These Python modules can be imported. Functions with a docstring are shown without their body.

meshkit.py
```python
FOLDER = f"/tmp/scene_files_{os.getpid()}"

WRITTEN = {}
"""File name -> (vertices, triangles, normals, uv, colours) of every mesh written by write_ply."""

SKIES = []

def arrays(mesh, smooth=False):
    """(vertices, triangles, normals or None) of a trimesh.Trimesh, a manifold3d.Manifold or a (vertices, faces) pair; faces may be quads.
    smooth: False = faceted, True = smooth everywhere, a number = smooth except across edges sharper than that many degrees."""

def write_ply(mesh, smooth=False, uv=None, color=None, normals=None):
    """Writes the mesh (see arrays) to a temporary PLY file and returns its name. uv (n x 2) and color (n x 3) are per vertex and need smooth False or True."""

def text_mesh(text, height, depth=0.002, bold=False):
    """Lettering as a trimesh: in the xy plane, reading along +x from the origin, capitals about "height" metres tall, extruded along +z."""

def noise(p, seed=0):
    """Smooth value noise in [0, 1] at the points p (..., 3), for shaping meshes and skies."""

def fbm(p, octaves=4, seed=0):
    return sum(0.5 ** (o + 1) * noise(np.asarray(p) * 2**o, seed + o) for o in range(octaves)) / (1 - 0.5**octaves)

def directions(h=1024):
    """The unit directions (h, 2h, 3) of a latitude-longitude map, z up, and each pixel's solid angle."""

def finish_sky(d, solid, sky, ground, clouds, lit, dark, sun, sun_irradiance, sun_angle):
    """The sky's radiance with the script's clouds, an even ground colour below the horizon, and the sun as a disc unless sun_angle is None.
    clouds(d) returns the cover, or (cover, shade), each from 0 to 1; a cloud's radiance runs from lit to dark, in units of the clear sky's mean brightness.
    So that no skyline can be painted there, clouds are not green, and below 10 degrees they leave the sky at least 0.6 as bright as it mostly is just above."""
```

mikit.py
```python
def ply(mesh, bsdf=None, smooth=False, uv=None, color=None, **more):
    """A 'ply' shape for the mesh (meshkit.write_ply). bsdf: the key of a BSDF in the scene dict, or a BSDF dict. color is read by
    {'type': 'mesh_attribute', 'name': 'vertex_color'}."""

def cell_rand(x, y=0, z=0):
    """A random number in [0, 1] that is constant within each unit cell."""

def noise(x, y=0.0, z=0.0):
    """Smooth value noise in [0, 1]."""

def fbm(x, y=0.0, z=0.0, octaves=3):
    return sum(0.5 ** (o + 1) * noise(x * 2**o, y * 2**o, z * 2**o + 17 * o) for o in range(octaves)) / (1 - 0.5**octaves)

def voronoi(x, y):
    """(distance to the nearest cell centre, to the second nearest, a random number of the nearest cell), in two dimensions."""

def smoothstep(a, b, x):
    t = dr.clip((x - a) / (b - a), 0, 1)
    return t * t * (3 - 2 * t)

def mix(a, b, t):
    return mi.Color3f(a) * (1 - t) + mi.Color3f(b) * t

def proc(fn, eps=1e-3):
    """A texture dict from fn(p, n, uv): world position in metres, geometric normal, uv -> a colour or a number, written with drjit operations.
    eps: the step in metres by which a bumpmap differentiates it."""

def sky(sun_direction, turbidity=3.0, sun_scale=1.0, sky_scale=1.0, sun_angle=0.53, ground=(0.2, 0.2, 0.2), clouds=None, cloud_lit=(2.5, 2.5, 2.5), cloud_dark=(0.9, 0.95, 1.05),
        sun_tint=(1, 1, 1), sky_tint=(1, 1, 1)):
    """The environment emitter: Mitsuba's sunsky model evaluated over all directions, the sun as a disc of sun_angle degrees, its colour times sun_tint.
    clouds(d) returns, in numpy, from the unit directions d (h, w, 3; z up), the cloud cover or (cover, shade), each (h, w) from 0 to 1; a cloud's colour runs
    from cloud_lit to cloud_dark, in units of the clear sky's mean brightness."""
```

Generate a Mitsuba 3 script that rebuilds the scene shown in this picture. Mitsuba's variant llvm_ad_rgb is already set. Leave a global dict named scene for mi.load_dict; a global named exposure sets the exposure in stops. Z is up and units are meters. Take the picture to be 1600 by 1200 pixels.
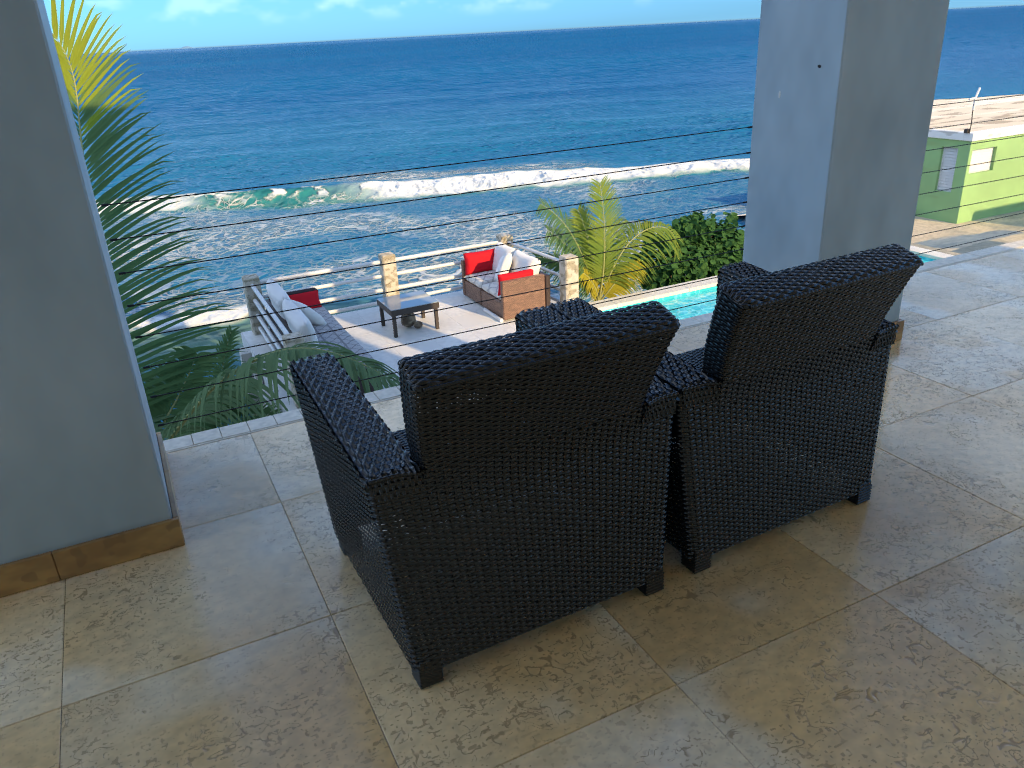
import math, numpy as np, trimesh, mitsuba as mi, drjit as dr
import mikit, meshkit
from mikit import proc, noise, fbm, voronoi, cell_rand, smoothstep, mix

T = mi.ScalarTransform4f
scene, labels = {}, {}
rng = np.random.default_rng(7)

# ------------------------------------------------------------------ camera, sky, exposure
F_PX, PITCH, ROLL, YAW, EYE = 1236.15, 0.418533, -0.0515942, 0.4443864, np.array([0.0, 0.0, 1.4])
fw = np.array([math.sin(YAW) * math.cos(PITCH), math.cos(YAW) * math.cos(PITCH), -math.sin(PITCH)])
rt = np.array([math.cos(YAW), -math.sin(YAW), 0.0])
up = np.cross(rt, fw)
cam_up = -rt * math.sin(ROLL) + up * math.cos(ROLL)
scene['camera'] = {'type': 'perspective', 'fov': math.degrees(2 * math.atan(800 / F_PX)), 'fov_axis': 'x', 'near_clip': 0.05, 'far_clip': 200000.0,
                   'to_world': T().look_at(origin=EYE.tolist(), target=(EYE + fw).tolist(), up=cam_up.tolist())}
SUN_EL, SUN_AZ = math.radians(20.8), math.radians(16.5)
SUN = [math.sin(SUN_AZ) * math.cos(SUN_EL), -math.cos(SUN_AZ) * math.cos(SUN_EL), math.sin(SUN_EL)]


def clouds(d):
    """Noise cumulus: bright overhead deck added unseen for fill, faint puffs along the horizon."""
    el = np.degrees(np.arcsin(np.clip(d[..., 2], -1, 1)))
    k = 1.0 / (np.clip(d[..., 2], 0, 1) + 0.075)
    x, y = d[..., 0] * k, d[..., 1] * k
    n = meshkit.fbm(np.stack([x * 2.4, y * 2.4, 0 * x], -1), 5, 11)
    big = meshkit.fbm(np.stack([x * 0.8, y * 0.8, 0 * x], -1), 3, 5)
    c = np.clip((n * 0.66 + big * 0.44 - 0.535) / 0.10, 0, 1)
    # far cumulus seen from the side: puffs on a flat base in the haze near the horizon
    q = d[..., :2] / np.maximum(np.linalg.norm(d[..., :2], axis=-1, keepdims=True), 1e-6)
    m = meshkit.fbm(np.stack([q[..., 0] * 26, q[..., 1] * 26, el * 0.75], -1), 5, 21)
    row = meshkit.fbm(np.stack([q[..., 0] * 7, q[..., 1] * 7, el * 0.25], -1), 3, 9)
    low = np.clip((m * 0.75 + row * 0.45 - 0.60 - 0.02 * np.abs(el - 3.2)) / 0.12, 0, 1) * np.clip((el - 1.0) / 0.9, 0, 1)
    w = np.clip((el - 6) / 10, 0, 1)
    shade = np.clip(0.55 - (n - 0.5) * 3.0, 0.0, 1) * w + np.clip(0.85 - (m - 0.5) * 2.2 - 0.05 * el, 0.3, 1) * (1 - w)
    return c * 0.9 * w + low * 0.17 * (1 - w), shade


scene['sky'] = mikit.sky(SUN, turbidity=3, sun_scale=0.325, sky_scale=0.42, clouds=clouds, cloud_lit=(5.3, 6.0, 7.0), cloud_dark=(2.7, 3.3, 4.1), sun_tint=(1.0, 0.95, 0.84), sky_tint=(0.33, 0.70, 1.18))
exposure = 3.97

# ------------------------------------------------------------------ helpers
used = {}


def key_for(name):
    used[name] = used.get(name, -1) + 1
    return name if used[name] == 0 else f'{name}_{used[name]:03d}'


def put(name, mesh, bsdf, smooth=False, parent=None, label=None, cat=None, group=None, kind=None, **kw):
    k = key_for(name if parent is None else parent + '__' + name)
    scene[k] = mikit.ply(mesh, bsdf, smooth=smooth, **kw)
    tag(k, label, cat, group, kind)
    return k


def tag(k, label=None, cat=None, group=None, kind=None):
    d = {n: v for n, v in (('label', label), ('category', cat), ('group', group), ('kind', kind)) if v}
    if d:
        labels.setdefault(k, {}).update(d)


def thing(name, label, cat, group=None, kind=None):
    k = key_for(name)
    tag(k, label, cat, group, kind)
    return k


def cat(ms):
    return trimesh.util.concatenate(ms)


def box(x0, x1, y0, y1, z0, z1, b=0.0):
    """Box, with chamfered edges when b > 0."""
    if b <= 0:
        m = trimesh.creation.box((x1 - x0, y1 - y0, z1 - z0))
        m.apply_translation(((x0 + x1) / 2, (y0 + y1) / 2, (z0 + z1) / 2))
        return m
    pts = []
    for sx in (0, 1):
        for sy in (0, 1):
            for sz in (0, 1):
                c = np.array([(x0, x1)[sx], (y0, y1)[sy], (z0, z1)[sz]])
                s = np.array([1 - 2 * sx, 1 - 2 * sy, 1 - 2 * sz]) * b
                for a in range(3):
                    o = s.copy()
                    o[a] = 0
                    pts.append(c + o)
    return trimesh.convex.convex_hull(np.array(pts))


def tube(pts, r, sides=8, caps=True):
    p = np.asarray(pts, float)
    t = np.gradient(p, axis=0)
    t /= np.linalg.norm(t, axis=1, keepdims=True)
    ref = np.where(np.abs(t[:, 2:]) < 0.9, [[0, 0, 1.0]], [[1.0, 0, 0]])
    a = np.cross(t, ref)
    a /= np.linalg.norm(a, axis=1, keepdims=True)
    b = np.cross(t, a)
    ang = np.arange(sides) * 2 * np.pi / sides
    r = np.broadcast_to(r, (len(p),))
    v = p[:, None] + r[:, None, None] * (np.cos(ang)[None, :, None] * a[:, None] + np.sin(ang)[None, :, None] * b[:, None])
    i, j = np.meshgrid(np.arange(len(p) - 1), np.arange(sides), indexing='ij')
    q = np.stack([i * sides + j, i * sides + (j + 1) % sides, (i + 1) * sides + (j + 1) % sides, (i + 1) * sides + j], -1).reshape(-1, 4)
    f = np.vstack([q[:, [0, 2, 1]], q[:, [0, 3, 2]]])
    v = v.reshape(-1, 3)
    if caps:
        n = len(v)
        v = np.vstack([v, p[0], p[-1]])
        j = np.arange(sides)
        e = (len(p) - 1) * sides
        f = np.vstack([f, np.stack([j * 0 + n, j, (j + 1) % sides], 1), np.stack([j * 0 + n + 1, e + (j + 1) % sides, e + j], 1)])
    return trimesh.Trimesh(v, f, process=False)


def grid_faces(nu, nv, off=0):
    i, j = np.meshgrid(np.arange(nu - 1), np.arange(nv - 1), indexing='ij')
    a = off + i * nv + j
    q = np.stack([a, a + nv, a + nv + 1, a + 1], -1).reshape(-1, 4)
    return np.vstack([q[:, [0, 1, 2]], q[:, [0, 2, 3]]])


def ref(k):
    return {'type': 'ref', 'id': k}


def mat(name, color, rough=0.6, spec=0.4, bump=None, bscale=1.0, eps=1e-3, **kw):
    b = {'type': 'principled', 'base_color': color if isinstance(color, dict) else {'type': 'rgb', 'value': list(color)}, 'roughness': rough, 'specular': spec, **kw}
    if bump is not None:
        b = {'type': 'bumpmap', 'tex': proc(bump, eps=eps), 'scale': bscale, 'bsdf': b}
    scene[name] = {'type': 'twosided', 'bsdf': b}
    return name


# ------------------------------------------------------------------ materials
TILE, TX0, TY0 = 0.6455, -0.3831, 1.1034


def stone_terms(p):
    ix, iy = dr.floor((p.x - TX0) / TILE), dr.floor((p.y - TY0) / TILE)
    r = cell_rand(ix, iy, 5)
    x, y = p.x + 7.3 * r, p.y + 11.9 * cell_rand(ix, iy, 8)
    wx, wy = fbm(x * 13, y * 13, 1.5, octaves=3), fbm(x * 13, y * 13, 8.5, octaves=3)
    v = noise(x * 24 + wx * 7.0, y * 30 + wy * 7.0, 2.0)
    line = 1 - smoothstep(0.008, 0.045, dr.abs(v - 0.5))
    v2 = noise(x * 56 + wx * 11, y * 84 + wy * 11, 6.0)
    line2 = 1 - smoothstep(0.01, 0.09, dr.abs(v2 - 0.52))
    gap = smoothstep(0.40, 0.52, noise(x * 34, y * 40, 11.0))
    m = fbm(x * 4.5, y * 6.0, 4.0, octaves=4)
    mask = smoothstep(0.45, 0.57, m) * gap
    mask2 = smoothstep(0.50, 0.62, fbm(x * 7.0, y * 10.0, 14.0, octaves=3)) * smoothstep(0.45, 0.6, noise(x * 48, y * 70, 17.0))
    pit = smoothstep(0.74, 0.84, noise(x * 120, y * 165, 23.0)) * (0.35 + 0.65 * smoothstep(0.40, 0.58, m))
    worm = dr.maximum(dr.maximum(line * mask, line2 * mask2), pit * 0.8)
    return x, y, r, m, worm, wx


def stone_color(p, n, uv):
    x, y, r, m, worm, wx = stone_terms(p)
    c = mix((0.74, 0.575, 0.335), (0.68, 0.475, 0.225), smoothstep(0.3, 0.7, fbm(x * 2.2, y * 2.2, 22.0, octaves=3)))
    c = mix(c, (0.74, 0.63, 0.44), smoothstep(0.48, 0.75, fbm(x * 3.1, y * 3.1, 31.0, octaves=3)))
    c = c * (0.90 + 0.16 * r)
    c = c * (0.84 + 0.32 * fbm(x * 40, y * 52, 3.0, octaves=3))
    return mix(c, (0.24, 0.14, 0.06), worm * 0.62)


def stone_bump(p, n, uv):
    x, y, r, m, worm, wx = stone_terms(p)
    return -0.0009 * worm + 0.00035 * noise(x * 34, y * 34, 1.0) + 0.0006 * noise(x * 9, y * 9, 5.0) + 0.00012 * noise(x * 130, y * 130, 2.0)


mat('limestone', proc(stone_color), 0.16, 0.9, bump=stone_bump, eps=6e-4)


def coping_color(p, n, uv):
    c = mix((0.70, 0.66, 0.56), (0.60, 0.54, 0.42), fbm(p.x * 5, p.y * 5, p.z * 5, octaves=3))
    return c * (0.88 + 0.24 * noise(p.x * 70, p.y * 70, p.z * 70))


mat('coping_stone', proc(coping_color), 0.4, 0.4)
mat('grout', (0.30, 0.25, 0.18), 0.9, 0.1)


def skirt_color(p, n, uv):
    a = fbm(p.x * 9, p.y * 9, p.z * 16, octaves=4)
    return mix(mix((0.46, 0.27, 0.10), (0.34, 0.19, 0.075), smoothstep(0.35, 0.65, a)), (0.24, 0.13, 0.06), smoothstep(0.62, 0.7, fbm(p.x * 24, p.y * 24, p.z * 24, octaves=2)) * 0.5)


mat('skirting_stone', proc(skirt_color), 0.3, 0.5)


def stucco_color(p, n, uv):
    a = fbm(p.x * 3.2, p.y * 3.2, p.z * 1.6, octaves=4)
    b = fbm(p.x * 9.0, p.y * 9.0, p.z * 4.0, octaves=3)
    c = mix((0.365, 0.45, 0.515), (0.45, 0.52, 0.565), smoothstep(0.25, 0.75, a))
    return c * (0.86 + 0.28 * b)


def stucco_bump(p, n, uv):
    return 0.0011 * fbm(p.x * 14, p.y * 14, p.z * 9, octaves=3) + 0.0001 * noise(p.x * 200, p.y * 200, p.z * 200)


mat('stucco', proc(stucco_color), 0.5, 0.35, bump=stucco_bump)
mat('ceiling_paint', (0.86, 0.72, 0.50), 0.8, 0.2)
mat('wall_paint', (0.84, 0.73, 0.54), 0.8, 0.2)


def wicker_color(p, n, uv):
    return mi.Color3f(0.0042, 0.0056, 0.0078) * (0.75 + 0.6 * noise(p.x * 60, p.y * 60, p.z * 60))


mat('wicker_black', proc(wicker_color), 0.27, 0.65)
mat('cable_steel', (0.02, 0.022, 0.026), 0.45, 0.5, metallic=0.3)


def deck_color(p, n, uv):
    c = mix((0.67, 0.67, 0.645), (0.57, 0.575, 0.555), fbm(p.x * 1.3, p.y * 1.3, 2.0, octaves=4))
    return c * (0.94 + 0.12 * noise(p.x * 25, p.y * 25, 1.0))


mat('deck_paint', proc(deck_color), 0.45, 0.4)


mat('deck_paint_worn', (0.615, 0.615, 0.59), 0.5, 0.4)
mat('deck_joint', (0.52, 0.52, 0.50), 0.8, 0.1)


def post_color(p, n, uv):
    a = fbm(p.x * 16, p.y * 16, p.z * 16, octaves=3)
    crack = 1 - smoothstep(0.01, 0.05, dr.abs(noise(p.x * 22 + a * 4, p.y * 22 + a * 4, p.z * 14) - 0.5))
    c = mix((0.50, 0.46, 0.38), (0.33, 0.29, 0.21), smoothstep(0.4, 0.65, a))
    return mix(c, (0.14, 0.11, 0.07), crack * smoothstep(0.4, 0.6, a) * 0.7)


mat('old_concrete', proc(post_color), 0.85, 0.2)
mat('white_pipe', (0.62, 0.62, 0.61), 0.4, 0.4)


def wall_weather(p, n, uv):
    a = fbm(p.x * 1.1, p.y * 1.1, p.z * 2.0, octaves=4)
    return mix((0.50, 0.49, 0.45), (0.30, 0.29, 0.25), smoothstep(0.45, 0.7, a))


mat('seawall_concrete', proc(wall_weather), 0.85, 0.2)


def brown_wicker(p, n, uv):
    h = p.z * 62
    s = (p.x + p.y) * 40
    row = dr.floor(h)
    w = 0.5 + 0.5 * dr.sin((s + 0.5 * row) * 2 * math.pi)
    edge = dr.abs(h - row - 0.5) * 2
    tone = 0.75 + 0.5 * cell_rand(row, dr.floor(s * 0.5 + 0.25 * row), 3)
    return mi.Color3f(0.235, 0.135, 0.095) * tone * (0.45 + 0.55 * w) * (1.12 - 0.55 * edge * edge)


mat('wicker_brown', proc(brown_wicker), 0.5, 0.4)
mat('wicker_espresso', (0.035, 0.022, 0.02), 0.45, 0.4)


def lattice(p, n, uv):
    a, b = p.x * 0.8 + p.y * 0.55, p.x * 0.8 - p.y * 0.55
    g = lambda t: 1 - smoothstep(0.04, 0.12, dr.abs(t * 7 - dr.floor(t * 7) - 0.5))
    l = dr.maximum(g(a), g(b))
    return mix((0.62, 0.60, 0.56), (0.30, 0.30, 0.31), l * 0.75) * (0.92 + 0.16 * noise(p.x * 30, p.y * 30, p.z * 30))


mat('lattice_fabric', proc(lattice), 0.85, 0.1)


def diamond(p, n, uv):
    a, b = p.x + p.y * 0.9, p.x - p.y * 0.9
    g = lambda t, k: 1 - smoothstep(0.03, 0.09, dr.abs(t * k - dr.floor(t * k) - 0.5))
    l = dr.maximum(dr.maximum(g(a, 6.0), g(b, 6.0)), 1 - smoothstep(0.04, 0.10, dr.abs(p.x * 5.2 - dr.floor(p.x * 5.2) - 0.5)))
    return mix((0.36, 0.36, 0.37), (0.15, 0.15, 0.16), l * 0.8)


mat('quilt_fabric', proc(diamond), 0.85, 0.1)


def cloth_bump(p, n, uv):
    return 0.012 * fbm(p.x * 9, p.y * 9, p.z * 9, octaves=3)


mat('white_fabric', (0.68, 0.67, 0.65), 0.85, 0.1, bump=cloth_bump)
mat('red_fabric', (0.50, 0.012, 0.022), 0.8, 0.15, bump=cloth_bump)
mat('table_frame', (0.045, 0.035, 0.03), 0.45, 0.4)
mat('table_glass', (0.26, 0.31, 0.33), 0.03, 1.0, clearcoat=1.0, clearcoat_gloss=0.98)


def rock_color(p, n, uv):
    return mix((0.30, 0.25, 0.19), (0.13, 0.10, 0.075), smoothstep(0.4, 0.62, fbm(p.x * 14, p.y * 14, p.z * 14, octaves=3)))


mat('rock', proc(rock_color), 0.8, 0.2)


def lime(p, n, uv):
    a = fbm(p.x * 0.9, p.y * 0.9, p.z * 0.9, octaves=4)
    c = mix((0.28, 0.46, 0.20), (0.25, 0.405, 0.18), smoothstep(0.3, 0.7, a))
    return mix(c, (0.25, 0.34, 0.14), smoothstep(0.62, 0.75, fbm(p.x * 0.6, p.y * 0.6, p.z * 2.5, octaves=3)) * 0.5)


mat('green_paint', proc(lime), 0.75, 0.2)


def parapet_color(p, n, uv):
    return mix((0.74, 0.73, 0.70), (0.42, 0.40, 0.36), smoothstep(0.58, 0.72, fbm(p.x * 2.0, p.y * 2.0, p.z * 5, octaves=4)) * 0.7)


mat('white_paint', proc(parapet_color), 0.6, 0.3)


def ground_color(p, n, uv):
    a = fbm(p.x * 0.7, p.y * 0.7, 4.0, octaves=5)
    return mix((0.46, 0.39, 0.28), (0.30, 0.28, 0.22), smoothstep(0.4, 0.62, a)) * (0.85 + 0.3 * noise(p.x * 14, p.y * 14, 2.0))


mat('ground_concrete', proc(ground_color), 0.9, 0.1)


def sand_color(p, n, uv):
    a = fbm(p.x * 0.12, p.y * 0.7, 1.0, octaves=5)
    b = fbm(p.x * 0.5, p.y * 2.4, 7.0, octaves=3)
    c = mix((0.70, 0.62, 0.50), (0.58, 0.50, 0.38), smoothstep(0.4, 0.6, a))
    return mix(c, (0.24, 0.19, 0.13), smoothstep(0.58, 0.70, b) * 0.65)


mat('sand', proc(sand_color), 0.9, 0.1)


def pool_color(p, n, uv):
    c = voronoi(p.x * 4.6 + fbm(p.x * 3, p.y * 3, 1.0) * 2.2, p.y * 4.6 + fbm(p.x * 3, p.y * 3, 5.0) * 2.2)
    return mix(mix((0.02, 0.42, 0.47), (0.05, 0.54, 0.56), fbm(p.x * 0.9, p.y * 0.9, 3.0)), (0.20, 0.72, 0.72), 0.8 * (1 - smoothstep(0.0, 0.22, c[1] - c[0])))  # bright net is sunlit water caustics painted into the colour


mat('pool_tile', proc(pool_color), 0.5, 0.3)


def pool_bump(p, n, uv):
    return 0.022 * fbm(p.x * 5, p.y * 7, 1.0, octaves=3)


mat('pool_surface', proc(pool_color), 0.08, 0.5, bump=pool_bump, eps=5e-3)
mat('bark', (0.20, 0.155, 0.11), 0.9, 0.1)
mat('rachis_green', (0.26, 0.27, 0.10), 0.5, 0.4)


def leaf_mat(name, col, trans):
    scene[name] = {'type': 'principledthin', 'base_color': col if isinstance(col, dict) else {'type': 'rgb', 'value': list(col)}, 'roughness': 0.42, 'diff_trans': trans, 'spec_trans': 0.0, 'eta': 1.4}


def palm_leaf_color(p, n, uv):
    return mix((0.085, 0.175, 0.07), (0.13, 0.21, 0.08), fbm(p.x * 3, p.y * 3, p.z * 3, octaves=2))


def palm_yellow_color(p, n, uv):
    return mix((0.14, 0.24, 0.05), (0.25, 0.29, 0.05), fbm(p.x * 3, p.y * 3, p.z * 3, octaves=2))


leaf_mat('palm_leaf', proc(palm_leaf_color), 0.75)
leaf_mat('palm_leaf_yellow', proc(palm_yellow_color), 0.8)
leaf_mat('palm_leaf_sunlit_tip', (0.27, 0.33, 0.04), 0.9)  # yellowed tip leaflets, with the glow of sunlight put into the colour too
leaf_mat('palm_leaf_pale', (0.16, 0.25, 0.125), 0.7)
leaf_mat('palm_leaf_gold', (0.40, 0.36, 0.04), 0.7)


def hedge_color(p, n, uv):
    return mix((0.045, 0.125, 0.045), (0.075, 0.17, 0.05), noise(p.x * 7, p.y * 7, p.z * 7))


leaf_mat('round_leaf', proc(hedge_color), 0.6)
mat('island_haze_blue', (0.14, 0.26, 0.40), 0.9, 0.0)  # distance haze is put into this blue base colour
mat('chip_dark', (0.05, 0.05, 0.05), 0.9, 0.0)  # flat dark tone of a chip in the column plaster


# ---- the sea: colour by depth, foam where the surf breaks
def crest_y(x):
    return 39.6 - 0.36 * x


def foam_terms(p):
    wob = (fbm(p.x * 0.12, p.y * 0.05, 3.0, octaves=3) - 0.5) * 6
    d = p.y - (39.6 - 0.36 * p.x) - wob * 0.35                   # metres seaward of the breaking crest
    # lace on the flattened surf between crest and wall
    wx, wy = fbm(p.x * 0.9, p.y * 0.9, 1.0, octaves=3) * 2.2, fbm(p.x * 0.9, p.y * 0.9, 6.0, octaves=3) * 2.2
    v = voronoi(p.x * 1.5 + wx * 1.4, p.y * 2.0 + wy * 1.4)
    w = voronoi(p.x * 3.1 + wy * 2, p.y * 3.7 + wx * 2)
    lace = dr.maximum(1 - smoothstep(0.03, 0.20, v[1] - v[0]), 0.75 * (1 - smoothstep(0.02, 0.22, w[1] - w[0])))
    patch = smoothstep(0.36, 0.62, fbm(p.x * 0.17, p.y * 0.23, 9.0, octaves=4))
    zone = smoothstep(12.0, 17.0, p.y - wob * 0.5) * (1 - smoothstep(-2.5, -0.3, d))
    near = 1 - smoothstep(-16, -2, d)
    d2 = p.y - (21.2 - 0.36 * p.x + (noise(p.x * 0.6, 2.0, 4.0) - 0.5) * 1.2)
    zone = zone * dr.maximum(smoothstep(0.3, 1.6, d2), smoothstep(4.0, 9.0, p.x + wob))
    surf = lace * zone * (0.30 + 0.70 * patch) * (0.46 + 0.3 * near) + 0.08 * patch * zone
    # the roller itself
    right = smoothstep(6.0, 10.5, p.x + (noise(p.x * 0.5, 1.0, 1.0) - 0.5) * 5)
    left = (1 - smoothstep(3.2, 4.8, dr.abs(p.x + 1.0))) * 0.9
    solid = dr.maximum(right, left)
    tear = fbm(p.x * 1.7, p.y * 1.7, 2.0, octaves=4)
    body = smoothstep(-1.9, -1.0, d) * (1 - smoothstep(0.0, 0.5, d))
    roller = body * solid * smoothstep(0.30, 0.46, tear + 0.25 * smoothstep(-2.0, -0.6, d))
    lipf = smoothstep(-0.9, -0.2, d) * (1 - smoothstep(0.1, 0.6, d)) * smoothstep(0.42, 0.56, tear)
    drip = smoothstep(-2.3, -1.2, d) * (1 - smoothstep(0.0, 0.5, d)) * lace * smoothstep(0.40, 0.58, tear) * 0.85
    back = smoothstep(0.3, 1.0, d) * (1 - smoothstep(3.0, 7.5, d)) * lace * smoothstep(7, 12, p.x) * smoothstep(0.34, 0.55, fbm(p.x * 0.25, p.y * 0.4, 5.0, octaves=3)) * (1 - smoothstep(19, 24, p.x))
    # the small wave that runs up to the wall on the left
    d2 = p.y - (21.2 - 0.36 * p.x + (noise(p.x * 0.6, 2.0, 4.0) - 0.5) * 1.2)
    small = smoothstep(-0.40, -0.05, d2) * (1 - smoothstep(0.3, 0.85, d2)) * (1 - smoothstep(2.0, 4.5, p.x)) * smoothstep(0.25, 0.42, tear)
    small = dr.maximum(small, 0.7 * smoothstep(0.2, 0.8, d2) * (1 - smoothstep(1.2, 3.0, d2)) * (1 - smoothstep(3.0, 6.0, p.x)) * lace)
    cap = smoothstep(0.80, 0.84, noise(p.x * 0.35, p.y * 0.5, 3.0)) * smoothstep(0.6, 0.75, noise(p.x * 1.7, p.y * 2.2, 8.0)) * smoothstep(52, 60, p.y) * 0.0
    foam = dr.minimum(1.0, dr.maximum(dr.maximum(dr.maximum(surf, roller), dr.maximum(lipf, drip)), dr.maximum(dr.maximum(back, small), cap)))
    return d, d2, foam


def sea_color(p, n, uv):
    d, d2, foam = foam_terms(p)
    deep = mix((0.001, 0.074, 0.220), (0.002, 0.105, 0.265), fbm(p.x * 0.004, p.y * 0.02, 3.0, octaves=4))
    c = mix((0.018, 0.155, 0.300), deep, smoothstep(2, 75, d + (fbm(p.x * 0.03, p.y * 0.1, 1.0, octaves=3) - 0.5) * 40))
    face = smoothstep(-2.4, -1.3, d) * (1 - smoothstep(-0.3, 0.5, d))
    c = mix(c, (0.03, 0.20, 0.175), face * 0.85)
    shallow = (1 - smoothstep(-1.0, 1.0, d2)) * smoothstep(-5.0, -1.5, d2) * (1 - smoothstep(4.0, 10.0, p.x))
    c = mix(c, (0.16, 0.24, 0.13), shallow * 0.75)
    green = (1 - smoothstep(-22, -15, d)) * smoothstep(0.4, 0.6, fbm(p.x * 0.3, p.y * 0.4, 2.0, octaves=3))
    c = mix(c, (0.05, 0.19, 0.15), green * 0.6)
    return mix(c, mix((0.50, 0.55, 0.58), (0.70, 0.72, 0.72), fbm(p.x * 2.4, p.y * 2.4, 6.0, octaves=3)), foam)


def sea_rough(p, n, uv):
    d, d2, foam = foam_terms(p)
    return dr.minimum(0.9, 0.12 + 0.16 * smoothstep(20, 300, p.y) + 0.7 * foam)


def sea_bump(p, n, uv):
    far = smoothstep(45, 140, p.y)
    calm = 1 - smoothstep(500, 3500, p.y)
    h = 0.26 * fbm(p.x * 0.75, p.y * 1.25, 1.0, octaves=3) + 0.055 * noise(p.x * 3.6, p.y * 4.6, 2.0)
    h = h + 0.45 * foam_terms(p)[2] * fbm(p.x * 2.4, p.y * 2.4, 4.0, octaves=4)
    h = h + far * (2.2 * fbm(p.x * 0.20, p.y * 0.42, 3.0, octaves=3) + 6.0 * smoothstep(120, 500, p.y) * fbm(p.x * 0.025, p.y * 0.05, 5.0, octaves=4))
    return h * calm


scene['sea_water'] = {'type': 'twosided', 'bsdf': {'type': 'bumpmap', 'tex': proc(sea_bump, eps=0.03), 'scale': 1.0,
                      'bsdf': {'type': 'principled', 'base_color': proc(sea_color), 'roughness': proc(sea_rough), 'specular': 0.010}}}

# ------------------------------------------------------------------ sea, beach, islands, land
SEA = -5.0


def spaced(lo, hi, step, far_lo, far_hi, grow=1.13):
    mid = np.arange(lo, hi + step / 2, step)
    out_hi, s = [], step
    v = hi
    while v < far_hi:
        s *= grow if v < 600 else 1.13
        v += s
        out_hi.append(v)
    out_lo, s, v = [], step, lo
    while v > far_lo:
        s *= 1.13
        v -= s
        out_lo.append(v)
    return np.concatenate([out_lo[::-1], mid, out_hi])


xs, ys = spaced(-20, 50, 0.26, -42000, 60000), spaced(11, 48, 0.22, 8.0, 45000, 1.035)
X, Y = np.meshgrid(xs, ys, indexing='ij')
P3 = np.stack([X, Y, X * 0], -1)
dx = np.gradient(xs)[:, None] + np.gradient(ys)[None, :] * 0 + 0 * X
dy = 0 * X + np.gradient(ys)[None, :]
sp = np.maximum(dx, dy)
fade = lambda wl: np.clip(1.4 - sp / (wl * 0.35), 0, 1)
fb = lambda sx, sy, s, o=3: meshkit.fbm(np.stack([X * sx, Y * sy, 0 * X + s], -1), o, 3)
H = 0.34 * (fb(0.16, 0.30, 1.0) - 0.5) * fade(5) + 0.13 * (fb(0.7, 1.1, 5.0) - 0.5) * fade(1.2)
calm = 1 - 0.45 * np.clip((38 - Y) / 15, 0, 1)
H *= calm
wob = (fb(0.12, 0.05, 3.0) - 0.5) * 6 * 0.35
D = Y - crest_y(X) - wob
env = np.clip(1.0 - np.abs(X - 10) / 60, 0.15, 1)
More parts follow.
